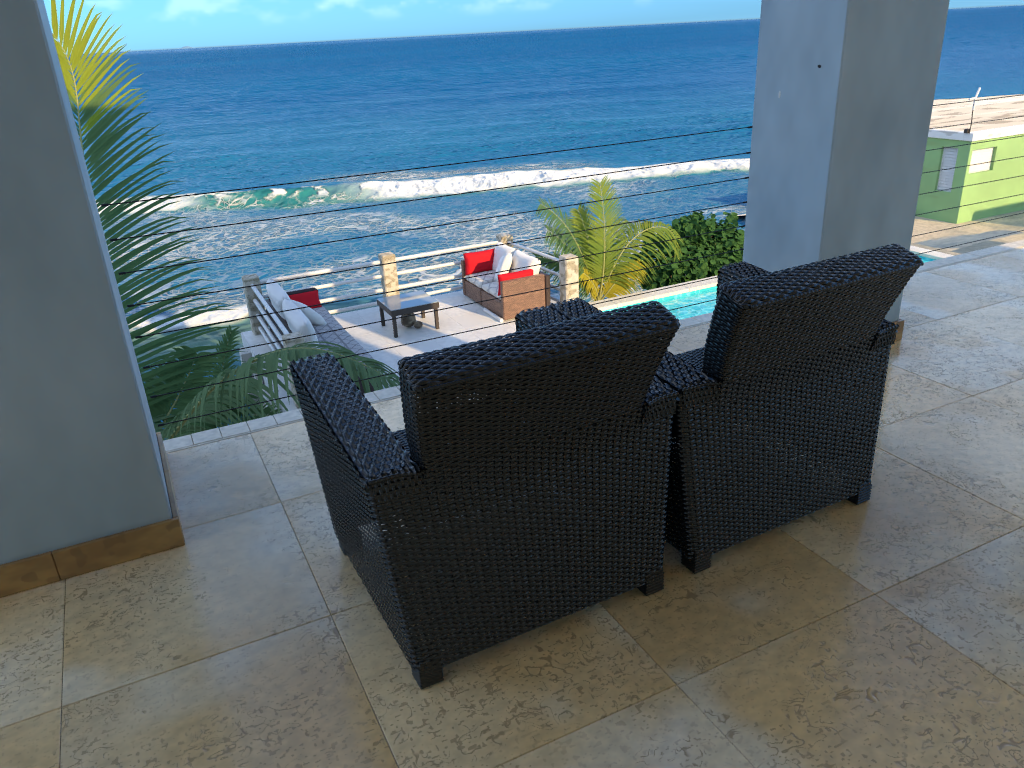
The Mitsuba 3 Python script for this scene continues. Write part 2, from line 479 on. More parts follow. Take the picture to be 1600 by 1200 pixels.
amp = 0.46 * env * (0.8 + 0.5 * fb(0.25, 0.0, 8.0))
H += amp * np.where(D < 0, np.exp(-(D / 0.9) ** 2), np.exp(-(D / 2.6) ** 2)) * fade(3)
rough = np.clip(1 - np.abs(D + 1.2) / 2.2, 0, 1)
H += rough * 0.55 * (fb(1.5, 1.5, 12.0, 4) - 0.5) * fade(1)
D2 = Y - (21.2 - 0.36 * X)
H += 0.20 * np.exp(-np.where(D2 < 0, (D2 / 0.5) ** 2, (D2 / 1.6) ** 2)) * np.clip((8 - X) / 5, 0, 1) * np.clip((X + 30) / 10, 0, 1)
for k, (off, a, w) in enumerate([(13.5, 0.42, 2.6), (25, 0.34, 3.2), (40, 0.30, 4.5), (58, 0.3, 6.0)]):
    Dk = Y - crest_y(X) - off + (fb(0.06, 0.03, 20.0 + k) - 0.5) * 9
    H += a * np.exp(-(Dk / w) ** 2) * np.clip(0.25 + 1.6 * (fb(0.05, 0.02, 40.0 + k) - 0.3), 0, 1) * fade(6)
V = np.stack([X, Y, SEA + H], -1).reshape(-1, 3)
put('sea', trimesh.Trimesh(V, grid_faces(len(xs), len(ys)), process=False), 'sea_water', smooth=True, kind='structure', label='deep blue sea with a white breaking wave and foamy surf', cat='sea')


def island(name, x, y, L, h, label, seed):
    n = 60
    t = np.linspace(-1, 1, n)
    prof = np.clip(1 - np.abs(t) ** 1.6, 0, 1) * (0.55 + 0.9 * (meshkit.fbm(np.stack([t * 3, 0 * t, 0 * t + seed], -1), 4, seed) - 0.15))
    rows = []
    ax = np.array([y, -x]) / math.hypot(x, y)
    for w, s in ((-1, 0.0), (-0.5, 0.6), (0, 1.0), (0.5, 0.6), (1, 0.0)):
        q = np.array([x, y])[None] + t[:, None] * L / 2 * ax[None] + w * L * 0.18 * np.array([x, y])[None] / math.hypot(x, y)
        rows.append(np.column_stack([q, SEA - 2 + prof * s * (h + 2)]))
    v = np.stack(rows, 1).reshape(-1, 3)
    put(name, trimesh.Trimesh(v, grid_faces(n, 5), process=False), 'island_haze_blue', smooth=True, kind='structure', label=label, cat='island')


DX, DY = 37000 * math.sin(math.radians(5.9)), 37000 * math.cos(math.radians(5.9))
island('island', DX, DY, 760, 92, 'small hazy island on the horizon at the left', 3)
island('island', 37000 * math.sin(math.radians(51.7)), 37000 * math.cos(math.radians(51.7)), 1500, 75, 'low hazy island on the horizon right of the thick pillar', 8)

# beach right of the column: a sheet that slopes from the house ground to below the water
bx = np.concatenate([np.linspace(19, 120, 90), np.linspace(130, 900, 30)])
bv = np.linspace(0, 1, 30)
BX, BV = np.meshgrid(bx, bv, indexing='ij')
shore = 20.5 + 20.5 * np.clip((BX - 27) / 12, 0, 1) ** 0.7 - 0.27 * np.clip(BX - 55, 0, 1000) + 1.2 * (meshkit.fbm(np.stack([BX * 0.12, 0 * BX, 0 * BX], -1), 3, 2) - 0.5)
BY = 17.32 + (shore + 5 - 17.32) * BV
BZ = np.where(BY < shore, SEA + 0.38 + np.clip((shore - BY) / 18, 0, 1) * 0.5, SEA + 0.38 - (BY - shore) * 0.25) + 0.10 * (meshkit.fbm(np.stack([BX * 0.25, BY * 0.5, 0 * BX], -1), 4, 4) - 0.5)
put('beach', trimesh.Trimesh(np.stack([BX, BY, BZ], -1).reshape(-1, 3), grid_faces(len(bx), len(bv)), process=False), 'sand', smooth=True, kind='structure', label='pale sandy beach beyond the green house', cat='beach')

ZD, ZG = -2.6, -4.70
put('ground', box(13.45, 120, -60, 17.3, ZG - 1.6, ZG), 'ground_concrete', kind='structure', label='bare concrete yard in front of the green house', cat='ground')
put('terrain', box(-60, 13.44, -60, 3.0, ZG - 1.6, ZD - 0.35), 'ground_concrete', kind='structure', label='ground below the villa', cat='ground')

# patio deck below: slab on a sea wall
k = put('patio_deck', box(1.22, 5.98, 3.15, 12.12, ZD - 0.22, ZD - 0.003, 0.01), 'deck_joint', kind='structure', label='pale painted patio deck below the porch', cat='patio')
for i in range(8):
    for j in range(10):
        x0, y1 = 1.24 + 0.591 * i, 12.10 - 0.6 * j
        put('tile', box(x0 + 0.002, x0 + 0.589, y1 - 0.598, y1 - 0.002, ZD - 0.006, ZD + rng.uniform(-0.0006, 0.0004), 0.001), 'deck_paint_worn' if rng.random() < 0.35 else 'deck_paint', parent=k)
put('seawall', box(1.16, 6.06, 3.1, 12.06, SEA - 1.2, ZD - 0.223), 'seawall_concrete', kind='structure', label='weathered concrete sea wall carrying the patio', cat='wall')
b = cat([trimesh.convex.convex_hull(np.array([[x, y, z] for x in (1.02, 1.16) for y, z in ((10.45, -5.6), (10.95, -5.6), (10.62, -2.42), (10.8, -2.42))])),
         trimesh.convex.convex_hull(np.array([[x, y, z] for x in (1.12, 1.2) for y, z in ((9.4, -4.6), (9.6, -4.6), (10.62, -2.52), (10.5, -2.48))]))])
put('seawall_buttress', b, 'seawall_concrete', label='pale slanted concrete buttress on the outside of the sea wall', cat='buttress')
# pool terrace to the right of the deck
PX0, PX1, PY0, PY1 = 6.25, 12.75, 4.2, 9.98
pool = thing('swimming_pool', 'turquoise swimming pool beyond the chairs with a pale stone edge', 'pool')
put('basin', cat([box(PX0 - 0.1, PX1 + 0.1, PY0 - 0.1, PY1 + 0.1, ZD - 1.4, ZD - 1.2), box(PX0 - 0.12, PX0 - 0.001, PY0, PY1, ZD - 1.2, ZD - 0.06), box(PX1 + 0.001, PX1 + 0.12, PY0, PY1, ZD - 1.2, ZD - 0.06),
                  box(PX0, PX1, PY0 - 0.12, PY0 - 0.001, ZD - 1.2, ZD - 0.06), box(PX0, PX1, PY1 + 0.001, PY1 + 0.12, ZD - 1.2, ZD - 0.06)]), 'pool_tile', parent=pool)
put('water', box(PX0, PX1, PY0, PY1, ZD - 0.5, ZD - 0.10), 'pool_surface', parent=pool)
n = 10
for i in range(n):
    a0, a1 = PX0 - 0.3 + (PX1 - PX0 + 0.6) * i / n, PX0 - 0.3 + (PX1 - PX0 + 0.6) * (i + 1) / n
    put('coping_slab', box(a0 + 0.002, a1 - 0.002, PY1, PY1 + 0.24, ZD - 0.06, ZD, 0.006), 'coping_stone', parent=pool)
    put('coping_slab', box(a0 + 0.002, a1 - 0.002, PY1 + 0.246, PY1 + 0.42, ZD - 0.10, ZD - 0.035, 0.006), 'coping_stone', parent=pool)
for i in range(9):
    a0, a1 = PY0 + (PY1 - PY0) * i / 9, PY0 + (PY1 - PY0) * (i + 1) / 9
    put('coping_slab', box(PX1, PX1 + 0.3, a0 + 0.002, a1 - 0.002, ZD - 0.06, ZD, 0.006), 'coping_stone', parent=pool)
    put('coping_slab', box(PX0 - 0.26, PX0, a0 + 0.002, a1 - 0.002, ZD - 0.06, ZD, 0.006), 'coping_stone', parent=pool)
put('pool_terrace', cat([box(5.99, PX0 - 0.13, 3.1, PY1 + 0.4, SEA - 1, ZD - 0.065), box(PX1 + 0.13, 13.44, 3.1, PY1 + 0.4, SEA - 1, ZD - 0.065), box(PX0 - 0.13, PX1 + 0.13, 3.1, PY0 - 0.13, SEA - 1, ZD - 0.065),
                         box(PX0 - 0.13, PX1 + 0.13, PY1 + 0.13, PY1 + 0.4, SEA - 1, ZD - 0.105)]), 'ground_concrete', kind='structure', label='concrete terrace that holds the pool', cat='terrace')
# planting bank behind the pool
gx, gy = np.meshgrid(np.linspace(6.1, 17.5, 50), np.linspace(10.35, 15.6, 26), indexing='ij')
gz = -3.15 - 1.95 * np.clip((gy - 10.6) / 5.0, 0, 1) ** 1.3 + 0.25 * (meshkit.fbm(np.stack([gx, gy, gx * 0], -1), 3, 6) - 0.5)
put('planting_bank', trimesh.Trimesh(np.stack([gx, gy, gz], -1).reshape(-1, 3), grid_faces(50, 26), process=False), 'ground_concrete', smooth=True, kind='structure', label='sandy bank between the pool and the sea', cat='bank')

# ------------------------------------------------------------------ porch floor
floor = thing('porch_floor', 'polished beige limestone porch floor laid in large square tiles', 'floor', kind='structure')
SEAM = 2.993
put('bed', box(-8, 6.35, -3.2, 3.085, -0.30, -0.0035), 'grout', parent=floor)
rows_y = [TY0 + TILE * k for k in range(-4, 3)] + [SEAM]
for i in range(-4, 10):
    for j in range(len(rows_y) - 1):
        x0, x1 = TX0 + TILE * i, min(TX0 + TILE * (i + 1), 6.34)
        y0, y1 = rows_y[j], rows_y[j + 1]
        if x1 - x0 < 0.1:
            continue
        g = 0.0011
        dz = rng.uniform(-0.0006, 0.0004)
        put('tile', box(x0 + g, x1 - g, y0 + g, y1 - g - (0.016 if j == len(rows_y) - 2 else 0), -0.012, dz, 0.0009), 'limestone', parent=floor)
put('trim_strip', box(-0.8, 6.3, SEAM - 0.0115, SEAM - 0.002, -0.012, 0.0, 0.001), 'coping_stone', parent=floor)
x = -0.8
while x < 5.9:
    w = 0.1075
    xx = 0.0515 + 0.1075 * round((x - 0.0515) / 0.1075)
    put('edge_tile', box(xx + 0.0015, xx + w - 0.0015, SEAM + 0.004, 3.10, -0.022, rng.uniform(-0.0008, 0.0006), 0.0015), 'coping_stone', parent=floor)
    x += w

# ------------------------------------------------------------------ villa (mostly out of frame: it shades the porch)
villa = thing('villa', 'villa that carries the porch, pale walls and flat roof slab', 'building')
put('roof', box(-8.3, 6.3, -3.4, 1.2, 4.2, 4.5), 'ceiling_paint', parent=villa)
put('wall', box(-8, 6.84, -3.5, -3.2, -2.9, 4.198), 'wall_paint', parent=villa)
put('beam', box(-8.3, 6.3, 2.4, 2.7, 3.55, 3.8), 'ceiling_paint', parent=villa)
put('wall', box(-8, 6.3, 2.75, 3.05, -2.95, -0.302), 'wall_paint', parent=villa)
gw = [(6.86, -2.95), (6.86, 1.9), (7.6, 1.86)]
gw += [(7.6 + 0.62 * math.sin(a), 1.24 + 0.62 * math.cos(a)) for a in np.linspace(0.1, 1.57, 10)] + [(8.25, 0.3), (8.4, -2.95)]
from shapely.geometry import Polygon
m = trimesh.creation.extrude_polygon(Polygon(gw), 0.2, engine='earcut')
m.vertices = np.column_stack([m.vertices[:, 0], m.vertices[:, 2] - 2.3, m.vertices[:, 1]])
m.fix_normals()
put('porch_shade_wall', m, 'wall_paint', label='tall unseen wall with a rounded end, added to shade the porch floor', cat='wall')  # unseen wall, shaped to keep the low sun off the porch floor
put('yard_shade_wall', box(26.1, 38, 7.9, 8.2, ZG, -1.40), 'wall_paint', label='low unseen wall added to cast a shadow on the green house and yard', cat='wall')  # added out of frame for its shadow on the green house wall
put('yard_shade_wall', box(16.0, 23.6, 8.25, 8.53, ZG, -2.16), 'wall_paint', label='unseen wall added to shade the ground beyond the pool', cat='wall')  # added out of frame to shade the yard past the pool


def column(x0, x1, y0, y1, label):
    k = thing('porch_column', label, 'column', 'square columns of the porch')
    put('shaft', box(x0 + 0.017, x1 - 0.017, y0 + 0.017, y1 - 0.017, 0.0015, 3.548, 0.006), 'stucco', parent=k)
    if abs(x0 - 2.535) < 1e-6:
        put('chip', trimesh.creation.icosphere(subdivisions=2, radius=1.0).apply_scale((0.0025, 0.009, 0.006)).apply_translation((x0 + 0.017, 2.43, 1.22)), 'chip_dark', parent=k)
        put('chip', trimesh.creation.icosphere(subdivisions=2, radius=1.0).apply_scale((0.002, 0.006, 0.016)).apply_translation((x0 + 0.017, 2.63, 1.11)), 'white_paint', parent=k)
    h = 0.097
    w = x1 - x0
    s = 0.40 if w > 0.5 else 0.3
    # front skirting in pieces, then the sides
    cuts = [x0 - 0.0] + [c for c in (x0 + w - 0.345, ) if x0 + 0.05 < c < x1 - 0.05] + [x1]
    for a, b_ in zip(cuts[:-1], cuts[1:]):
        put('skirting_tile', box(a + 0.001, b_ - 0.001, y0, y0 + 0.0155, 0.001, h, 0.0015), 'skirting_stone', parent=k)
        put('skirting_tile', box(a + 0.001, b_ - 0.001, y1 - 0.0155, y1, 0.001, h, 0.0015), 'skirting_stone', parent=k)
    for a, b_ in ((y0 + 0.017, (y0 + y1) / 2), ((y0 + y1) / 2, y1 - 0.017)):
        put('skirting_tile', box(x0, x0 + 0.0155, a + 0.001, b_ - 0.001, 0.001, h, 0.0015), 'skirting_stone', parent=k)
        put('skirting_tile', box(x1 - 0.0155, x1, a + 0.001, b_ - 0.001, 0.001, h, 0.0015), 'skirting_stone', parent=k)
    return k


column(-0.75, -0.05, 2.295, 2.97, 'blue-grey plastered column at the left edge with tan stone skirting')
column(2.535, 3.125, 2.305, 2.80, 'thick grey plastered column behind the right chair')
column(5.49, 6.08, 2.305, 2.80, 'grey plastered column at the far right corner of the porch')

for x0, x1, lab in ((-0.05, 2.535, 'black steel cable railing between the left and middle columns'), (3.125, 5.49, 'black steel cable railing right of the middle column')):
    k = thing('cable_railing', lab, 'railing', 'cable railings along the porch edge')
    for c in range(8):
        z = 0.972 - 0.1085 * c
        yy = 2.76
        n = 25
        t = np.linspace(0, 1, n)
        sag = 0.004 * np.sin(math.pi * t) * (1 + 0.5 * math.sin(c * 2.3))
        put('cable', tube(np.column_stack([x0 + (x1 - x0) * t, 0 * t + yy, z - sag]), 0.0021, 6), 'cable_steel', smooth=True, parent=k)
    for xe, s in ((x0, 1), (x1, -1)):
        f = [trimesh.creation.cylinder(0.0042, 0.02, sections=10, transform=trimesh.transformations.translation_matrix((xe + s * 0.0095, 2.76, 0.972 - 0.1085 * c)) @ trimesh.transformations.rotation_matrix(math.pi / 2, [0, 1, 0])) for c in range(8)]
        for q in f:
            put('cable_fitting', q, 'cable_steel', smooth=40, parent=k)


# ------------------------------------------------------------------ woven chairs
def weave(S, Lu, Lv, pu=0.0205, pv=0.0074, amp=0.0016, per=6, cols=4, side=1.0, rows=None, thick=0.0017, jt=1.0):
    """Woven strands over the patch S(u, v), both in [0, 1]: strands run along u over and under stakes that run along v. Real geometry, one mesh."""
    nu, nv = max(2, round(Lu / pu)), rows or max(2, round(Lv / pv))
    pv_ = Lv / nv
    e = 1e-3

    def frame(u, v):
        P = S(u, v)
        du = S(np.minimum(u + e, 1), v) - S(np.maximum(u - e, 0), v)
        dv = S(u, np.minimum(v + e, 1)) - S(u, np.maximum(v - e, 0))
        N = np.cross(du, dv)
        N /= np.linalg.norm(N, axis=-1, keepdims=True) + 1e-12
        return P, N * side

    ns = nu * per + 1
    c = np.linspace(-1, 1, cols)
    u = np.linspace(0, 1, ns)
    j = np.arange(nv)
    jit = rng.normal(0, 0.12 * jt, (nv, 1, 1))
    v0 = (j + 0.5 + rng.normal(0, 0.07 * jt, nv)) / nv
    amp = amp * (1 + rng.normal(0, 0.14 * jt, (nv, nu + 2)))[:, np.minimum(np.arange(nu * per + 1) // per, nu + 1)][:, :, None]
    drift = 0.12 * jt / nu * np.sin(2 * math.pi * (u[None, :] * 3.1 + rng.random((nv, 1))))
    U = np.clip(u[None, :, None] + drift[:, :, None] + np.zeros((nv, ns, cols)), 0, 1)
    width = 1.1 + 0.2 * np.sin(math.pi * (u * nu)[None, :, None] + math.pi * j[:, None, None] + math.pi / 2)
    Vv = np.clip(v0[:, None, None] + c[None, None, :] * width * 0.5 / nv, 0, 1)
    P, N = frame(U, Vv)
    ph = math.pi * (u * nu)[None, :, None] + math.pi * j[:, None, None]
    off = amp * np.sin(ph + math.pi / 2 + jit) + thick * (1 - c[None, None, :] ** 2)
    V = P + N * off[..., None]
    base = np.arange(nv) * ns * cols
    f = grid_faces(ns, cols)
    F = (f[None] + base[:, None, None]).reshape(-1, 3)
    if side < 0:
        F = F[:, ::-1]
    V = V.reshape(-1, 3)
    # stakes
    nm = max(6, nv // 4)
    us = np.arange(nu + 1) / nu
    vv = np.linspace(0, 1, nm)
    cs = np.array([-1.0, 1.0])
    U2 = np.clip(us[:, None, None] + cs[None, None, :] * 0.16 / nu, 0, 1) + 0 * vv[None, :, None]
    V2 = np.broadcast_to(vv[None, :, None], U2.shape)
    P2, N2 = frame(U2, V2)
    W = (P2 - 0.0004 * N2).reshape(-1, 3)
    f2 = grid_faces(nm, 2)
    F2 = (f2[None] + (len(V) + np.arange(nu + 1) * nm * 2)[:, None, None]).reshape(-1, 3)
    return trimesh.Trimesh(np.vstack([V, W]), np.vstack([F, F2]), process=False)


WT, WB, DP, HA, HF, AW, HB, LN, TH, WBK, DL, TZ = 0.813, 0.709, 0.632, 0.570, 0.622, 0.122, 0.800, 0.115, 0.098, 0.632, -0.040, 0.030
SEAT_Z, Z0 = 0.33, 0.047


def lerp(a, b, t):
    return a + (b - a) * t


def ztop(y):
    return lerp(HA, HF, np.clip(y / DP, -0.05, 1))


def lean(z):
    """How far the rear surface of the backrest has swung back at height z: starts gently below the arms."""
    return -0.131 * np.clip((z - 0.47) / (HB - 0.47), 0, 1.3) ** 1.45


def rear_y(z):
    return DL * (1 - z / HA) + lean(z)


def centre(x):
    w = np.clip((0.345 - np.abs(x)) / 0.075, 0, 1)
    return w * w * (3 - 2 * w)


def ring(u, v):
    """Outer body: left side from the front to the rear, the rear, the right side."""
    R = 0.028
    hw0, hw1 = WB / 2, WT / 2
    z_r = lerp(Z0, HA, v)
    f = z_r / HA
    hw = lerp(hw0, hw1, f)
    yr = DL * (1 - f)
    A, B, C = DP, math.pi / 2 * R, WT - 2 * R
    L = 2 * A + 2 * B + C
    s = u * L
    side = s > L / 2
    s = np.where(side, L - s, s)
    y = np.where(s < A, lerp(DP, 0, 0), 0)
    t1 = np.clip(s / (A), 0, 1)
    th = np.clip((s - A) / B, 0, 1) * math.pi / 2
    t3 = np.clip((s - A - B) / (C / 2), 0, 1)
    x = -hw + R - R * np.cos(th) + t3 * (hw - R)
    y = np.where(s < A, lerp(DP, yr + R, t1), yr + R - R * np.sin(th))
    x = np.where(side, -x, x)
    z = lerp(Z0, ztop(np.maximum(y - R, 0)) - 0.004, v)
    y = y + lean(z) * centre(x) * (t3 > 0)
    return np.stack([x, y, z], -1)


def back_y(f):
    return -LN * np.clip(f, 0, 1.2) ** 1.25


def back_loop(u, v):
    """Backrest: rear from left to right, right side, front, left side."""
    R = 0.016
    hw = WBK / 2
    C, S_ = 2 * hw, TH
    L = 2 * C + 2 * S_
    s = (u * L) % L
    x = np.where(s < C, -hw + s, np.where(s < C + S_, hw, np.where(s < 2 * C + S_, hw - (s - C - S_), -hw)))
    d = np.where(s < C, 0, np.where(s < C + S_, s - C, np.where(s < 2 * C + S_, S_, S_ - (s - 2 * C - S_))))
    # round the vertical edges
    ex, ed = np.abs(x) - (hw - R), np.abs(d - TH / 2) - (TH / 2 - R)
    both = (ex > 0) & (ed > 0)
    ln = np.sqrt(np.maximum(ex, 0) ** 2 + np.maximum(ed, 0) ** 2) + 1e-9
    sc = np.where(both, np.minimum(1, R / ln), 1)
    x = np.where(both, np.sign(x) * (hw - R + ex * sc), x)
    d = np.where(both, TH / 2 + np.sign(d - TH / 2) * (TH / 2 - R + ed * sc), d)
    thick = d / TH
    x = x * lerp(0.885, 1.0, np.clip(v, 0, 1) ** 0.8)
    z0 = HA - 0.012
    z1 = HB + TZ * thick - 0.010
    z = lerp(z0, z1, v)
    f = (z - HA) / (HB - HA)
    y = rear_y(z) + lerp(0, lerp(0.085, TH, np.clip(f, 0, 1)), thick)
    return np.stack([x, y, z], -1)


def back_cap(u, v):
    hw = WBK / 2
    x = lerp(-hw, hw, u)
    R = 0.016
    e = np.clip((np.abs(x) - (hw - R)) / R, 0, 1)
    v = lerp(v, 0.5 + (v - 0.5) * (1 - 2 * R / TH * (1 - np.sqrt(1 - e * e))), 1.0)
    drop = 0.013 * np.abs(2 * v - 1) ** 7 + 0.010 * e ** 2
    y = rear_y(HB + 0 * v) + TH * v
    return np.stack([x, y + 0 * x, HB + TZ * v - drop + 0.002 + 0 * x], -1)


def arm_patch(sg):
    prof = [(0.0, -0.016), (0.004, -0.005), (0.013, 0.0), (AW - 0.013, 0.0), (AW - 0.004, -0.005), (AW, -0.016), (AW, -0.25)]
    prof = np.array(prof)
    dist = np.concatenate([[0], np.cumsum(np.linalg.norm(np.diff(prof, axis=0), axis=1))])

    def S(u, v):
        y = lerp(0.0, DP, u)
        s = v * dist[-1]
        a, b_ = np.interp(s, dist, prof[:, 0]), np.interp(s, dist, prof[:, 1])
        x = sg * (-WT / 2 + a)
        e = np.clip(1 - y / 0.014, 0, 1)
        return np.stack([x + 0 * y, y - 0.003 + ((lean(HA) * centre(x) - 0.002) * np.clip(1 + (b_ + 0.008) / 0.02, 0, 1) + 0.03 * np.clip(-(b_ + 0.03) / 0.03, 0, 1) * (a > AW / 2)) * np.clip(1 - y / 0.05, 0, 1), ztop(y) + b_ - 0.012 * e * e], -1)
    return S, dist[-1]


def quad(p00, p10, p11, p01):
    p00, p10, p11, p01 = (np.array(p, float) for p in (p00, p10, p11, p01))

    def S(u, v):
        u, v = u[..., None], v[..., None]
        return (p00 * (1 - u) + p10 * u) * (1 - v) + (p01 * (1 - u) + p11 * u) * v
    return S


def rope(pts, r=0.0055, n=60):
    p = np.asarray(pts, float)
    d = np.concatenate([[0], np.cumsum(np.linalg.norm(np.diff(p, axis=0), axis=1))])
    t = np.linspace(0, d[-1], max(n, int(d[-1] / 0.004)))
    q = np.stack([np.interp(t, d, p[:, k]) for k in range(3)], -1)
    return tube(q, r * (1 + 0.16 * np.cos(t * 2 * math.pi / 0.013)), 6)


def band(sg):
    def S(u, v):
        z = lerp(HA - 0.058, HA - 0.006, u)
        hw = lerp(WB, WT, z / HA) / 2
        x = lerp(hw - 0.010, WT / 2 - AW, v)
        return np.stack([-sg * x, DL * (1 - z / HA) + lean(z) * centre(x) - 0.0045, z + 0 * x], -1)
    return S


L_ring = 2 * DP + math.pi * 0.028 + WT - 0.056
parts = {}
parts['body'] = [weave(ring, L_ring, HA - Z0, side=-1)]
LOOP = 2 * WBK + 2 * TH
parts['backrest'] = [weave(back_loop, LOOP, 0.27, side=1), weave(back_cap, WBK, TH, side=1, rows=13),
                     weave(quad((-0.285, 0.12, SEAT_Z), (0.285, 0.12, SEAT_Z), (0.28, 0.05, HA), (-0.28, 0.05, HA)), 0.57, 0.25, pu=0.02, pv=0.014, per=2, side=-1)]
xb = np.linspace(-WBK / 2 + 0.016, WBK / 2 - 0.016, 60)
parts['backrest'].append(rope(np.column_stack([xb, 0 * xb + rear_y(HB) - 0.001, 0 * xb + HB - 0.008]), 0.0045))
for sg in (1, -1):
    S, LV = arm_patch(sg)
    parts['arm' if sg > 0 else 'arm_001'] = [weave(S, DP, LV, pu=0.0225, pv=0.0118, amp=0.0024, thick=0.0034, per=6, cols=5, jt=0.35, side=sg), weave(quad((sg * -WB / 2, DP, Z0), (sg * (-WT / 2 + AW), DP, Z0), (sg * (-WT / 2 + AW), DP, HF - 0.012), (sg * -WT / 2, DP, HF - 0.012)), AW, 0.55, side=-sg, per=2),
                                             rope([(sg * (-WT / 2 + 0.006), -0.003, HA - 0.006)] + [(-sg * x, -0.004 + lean(HA) * float(centre(x)), HA - 0.006) for x in np.linspace(WT / 2 - 0.02, WT / 2 - AW + 0.014, 8)], 0.005),
                                             weave(band(sg), 0.056, AW, pu=0.0185, pv=0.0074, side=sg)]
hx = WT / 2 - AW
parts['seat'] = [weave(quad((-hx, 0.12, SEAT_Z), (hx, 0.12, SEAT_Z), (hx, DP, SEAT_Z), (-hx, DP, SEAT_Z)), 2 * hx, DP - 0.12, side=1),
                 weave(quad((-hx, DP, Z0), (hx, DP, Z0), (hx, DP, SEAT_Z), (-hx, DP, SEAT_Z)), 2 * hx, 0.28, pu=0.02, pv=0.014, per=2, side=-1)]
legs = []
for lx in (-1, 1):
    for ly in (DL + 0.004, DP - 0.062):
        x0 = lx * (WB / 2 - 0.003) - (0.056 if lx > 0 else 0)
        legs.append(cat([box(x0, x0 + 0.056, ly, ly + 0.056, 0.001, 0.075, 0.004)] + [box(x0 - 0.0018, x0 + 0.0578, ly - 0.0018, ly + 0.0578, z, z + 0.0075, 0.002) for z in (0.004, 0.0138, 0.0236, 0.0334, 0.0432, 0.053)]))
plys = {n: mikit.ply(cat(ms), 'wicker_black', smooth=(50 if n.startswith('leg') else True)) for n, ms in parts.items()}
leg_plys = [mikit.ply(m, 'wicker_black', smooth=30) for m in legs]
for cx, cy, th, lab in ((0.731, 1.420, 0.020, 'near left black wicker armchair seen from behind'), (1.547, 1.448, 0.031, 'far right black wicker armchair seen from behind, beside the thick column')):
    k = thing('wicker_armchair', lab, 'armchair', 'pair of black wicker armchairs facing the sea')
    M = T().translate([cx, cy, 0]).rotate([0, 0, 1], math.degrees(th))
    for n, d in plys.items():
        scene[f'{k}__{n}'] = {**d, 'to_world': M}
        labels[f'{k}__{n}'] = {'kind': 'stuff'}
    for q, d in enumerate(leg_plys):
        scene[f'{k}__leg' + (f'_{q:03d}' if q else '')] = {**d, 'to_world': M}


# ------------------------------------------------------------------ patio: posts, rails, furniture
def post(parent, x, y, w=0.225, h=0.885):
    m = box(x - w / 2, x + w / 2, y - w / 2, y + w / 2, ZD + 0.001, ZD + h, 0.018)
    m = m.subdivide().subdivide().subdivide()
    m.vertices += 0.006 * (meshkit.noise(np.asarray(m.vertices) * 9, 3)[:, None] - 0.5) * np.array([1, 1, 0.6])
    return put('post', m, 'old_concrete', smooth=35, parent=parent)


def rail(parent, a, b_, z, r=0.03):
    p = np.linspace(0, 1, 8)[:, None]
    return put('rail', tube(np.array([a[0], a[1], z]) + p * np.array([b_[0] - a[0], b_[1] - a[1], 0]), r, 12), 'white_pipe', smooth=40, parent=parent)


RY = 11.93
heights = (-1.83, -2.06, -2.29, -2.49)
k = thing('patio_railing', 'white pipe railing on the sea side of the patio with three weathered concrete posts', 'railing', 'white pipe railings round the patio')
for x in (1.49, 3.60, 5.68):
    post(k, x, RY)
for z in heights:
    rail(k, (1.603, RY), (3.487, RY), z)
    rail(k, (3.713, RY), (5.567, RY), z)
k = thing('patio_railing', 'white pipe railing on the left side of the patio behind the long grey sofa', 'railing', 'white pipe railings round the patio')
post(k, 1.47, 8.96)
post(k, 1.47, 5.9)
for z in heights:
    rail(k, (1.48, RY - 0.113), (1.47, 9.073), z)
    rail(k, (1.47, 8.847), (1.47, 6.013), z)
k = thing('patio_railing', 'white pipe railing on the right side of the patio behind the small brown sofa', 'railing', 'white pipe railings round the patio')
post(k, 5.86, 10.10)
for z in heights:
    rail(k, (5.70, RY - 0.113), (5.83, 10.213), z, 0.026)


def pillow(w, h, t, seed=0, n=18, e=0.55):
    """A soft cushion in its own frame: w along x, h along z, t thick along y."""
    a = np.linspace(-1, 1, n)
    A, B = np.meshgrid(a, a, indexing='ij')
    th = np.maximum(0, (1 - A ** 4) * (1 - B ** 4)) ** e
    pinch = 1 - 0.07 * (1 - np.abs(A)) * np.abs(B) ** 3
    pinch2 = 1 - 0.07 * (1 - np.abs(B)) * np.abs(A) ** 3
    rg = np.random.default_rng(seed)
    wr = 0.12 * (meshkit.fbm(np.stack([A * 2.2 + seed, B * 2.2, A * 0], -1), 3, seed) - 0.5)
    top = np.stack([A * w / 2 * pinch2, th * t / 2 * (1 + wr), B * h / 2 * pinch], -1).reshape(-1, 3)
    bot = top * np.array([1, -1, 1])
    f = grid_faces(n, n)
    m = trimesh.Trimesh(np.vstack([top, bot]), np.vstack([f[:, ::-1], f + len(top)]), process=False)
    m.merge_vertices()
    return m


def place(m, loc, rx=0, ry=0, rz=0):
    R = trimesh.transformations.euler_matrix(rx, ry, rz, 'sxyz')
    R[:3, 3] = loc
    m = m.copy()
    m.apply_transform(R)
    return m


# small brown two-seater on the right: faces -x, its back along the right railing
SX0, SX1, SY0, SYM, SY1 = 4.80, 5.60, 10.22, 11.06, 11.78
k = thing('wicker_sofa', 'brown wicker two-seat sofa with pale lattice cushions in the sunny patio corner', 'sofa')
put('seat_module', box(SX0, SX1 - 0.08, SY0 + 0.09, SYM - 0.012, ZD + 0.03, ZD + 0.29, 0.012), 'wicker_brown', parent=k)
put('seat_module', box(SX0, SX1 - 0.08, SYM + 0.012, SY1 - 0.09, ZD + 0.03, ZD + 0.29, 0.012), 'wicker_brown', parent=k)
put('arm', box(SX0 - 0.01, SX1 - 0.09, SY0, SY0 + 0.085, ZD + 0.03, ZD + 0.625, 0.012), 'wicker_brown', parent=k)
put('arm', box(SX0 - 0.01, SX1 - 0.09, SY1 - 0.085, SY1, ZD + 0.03, ZD + 0.625, 0.012), 'wicker_brown', parent=k)
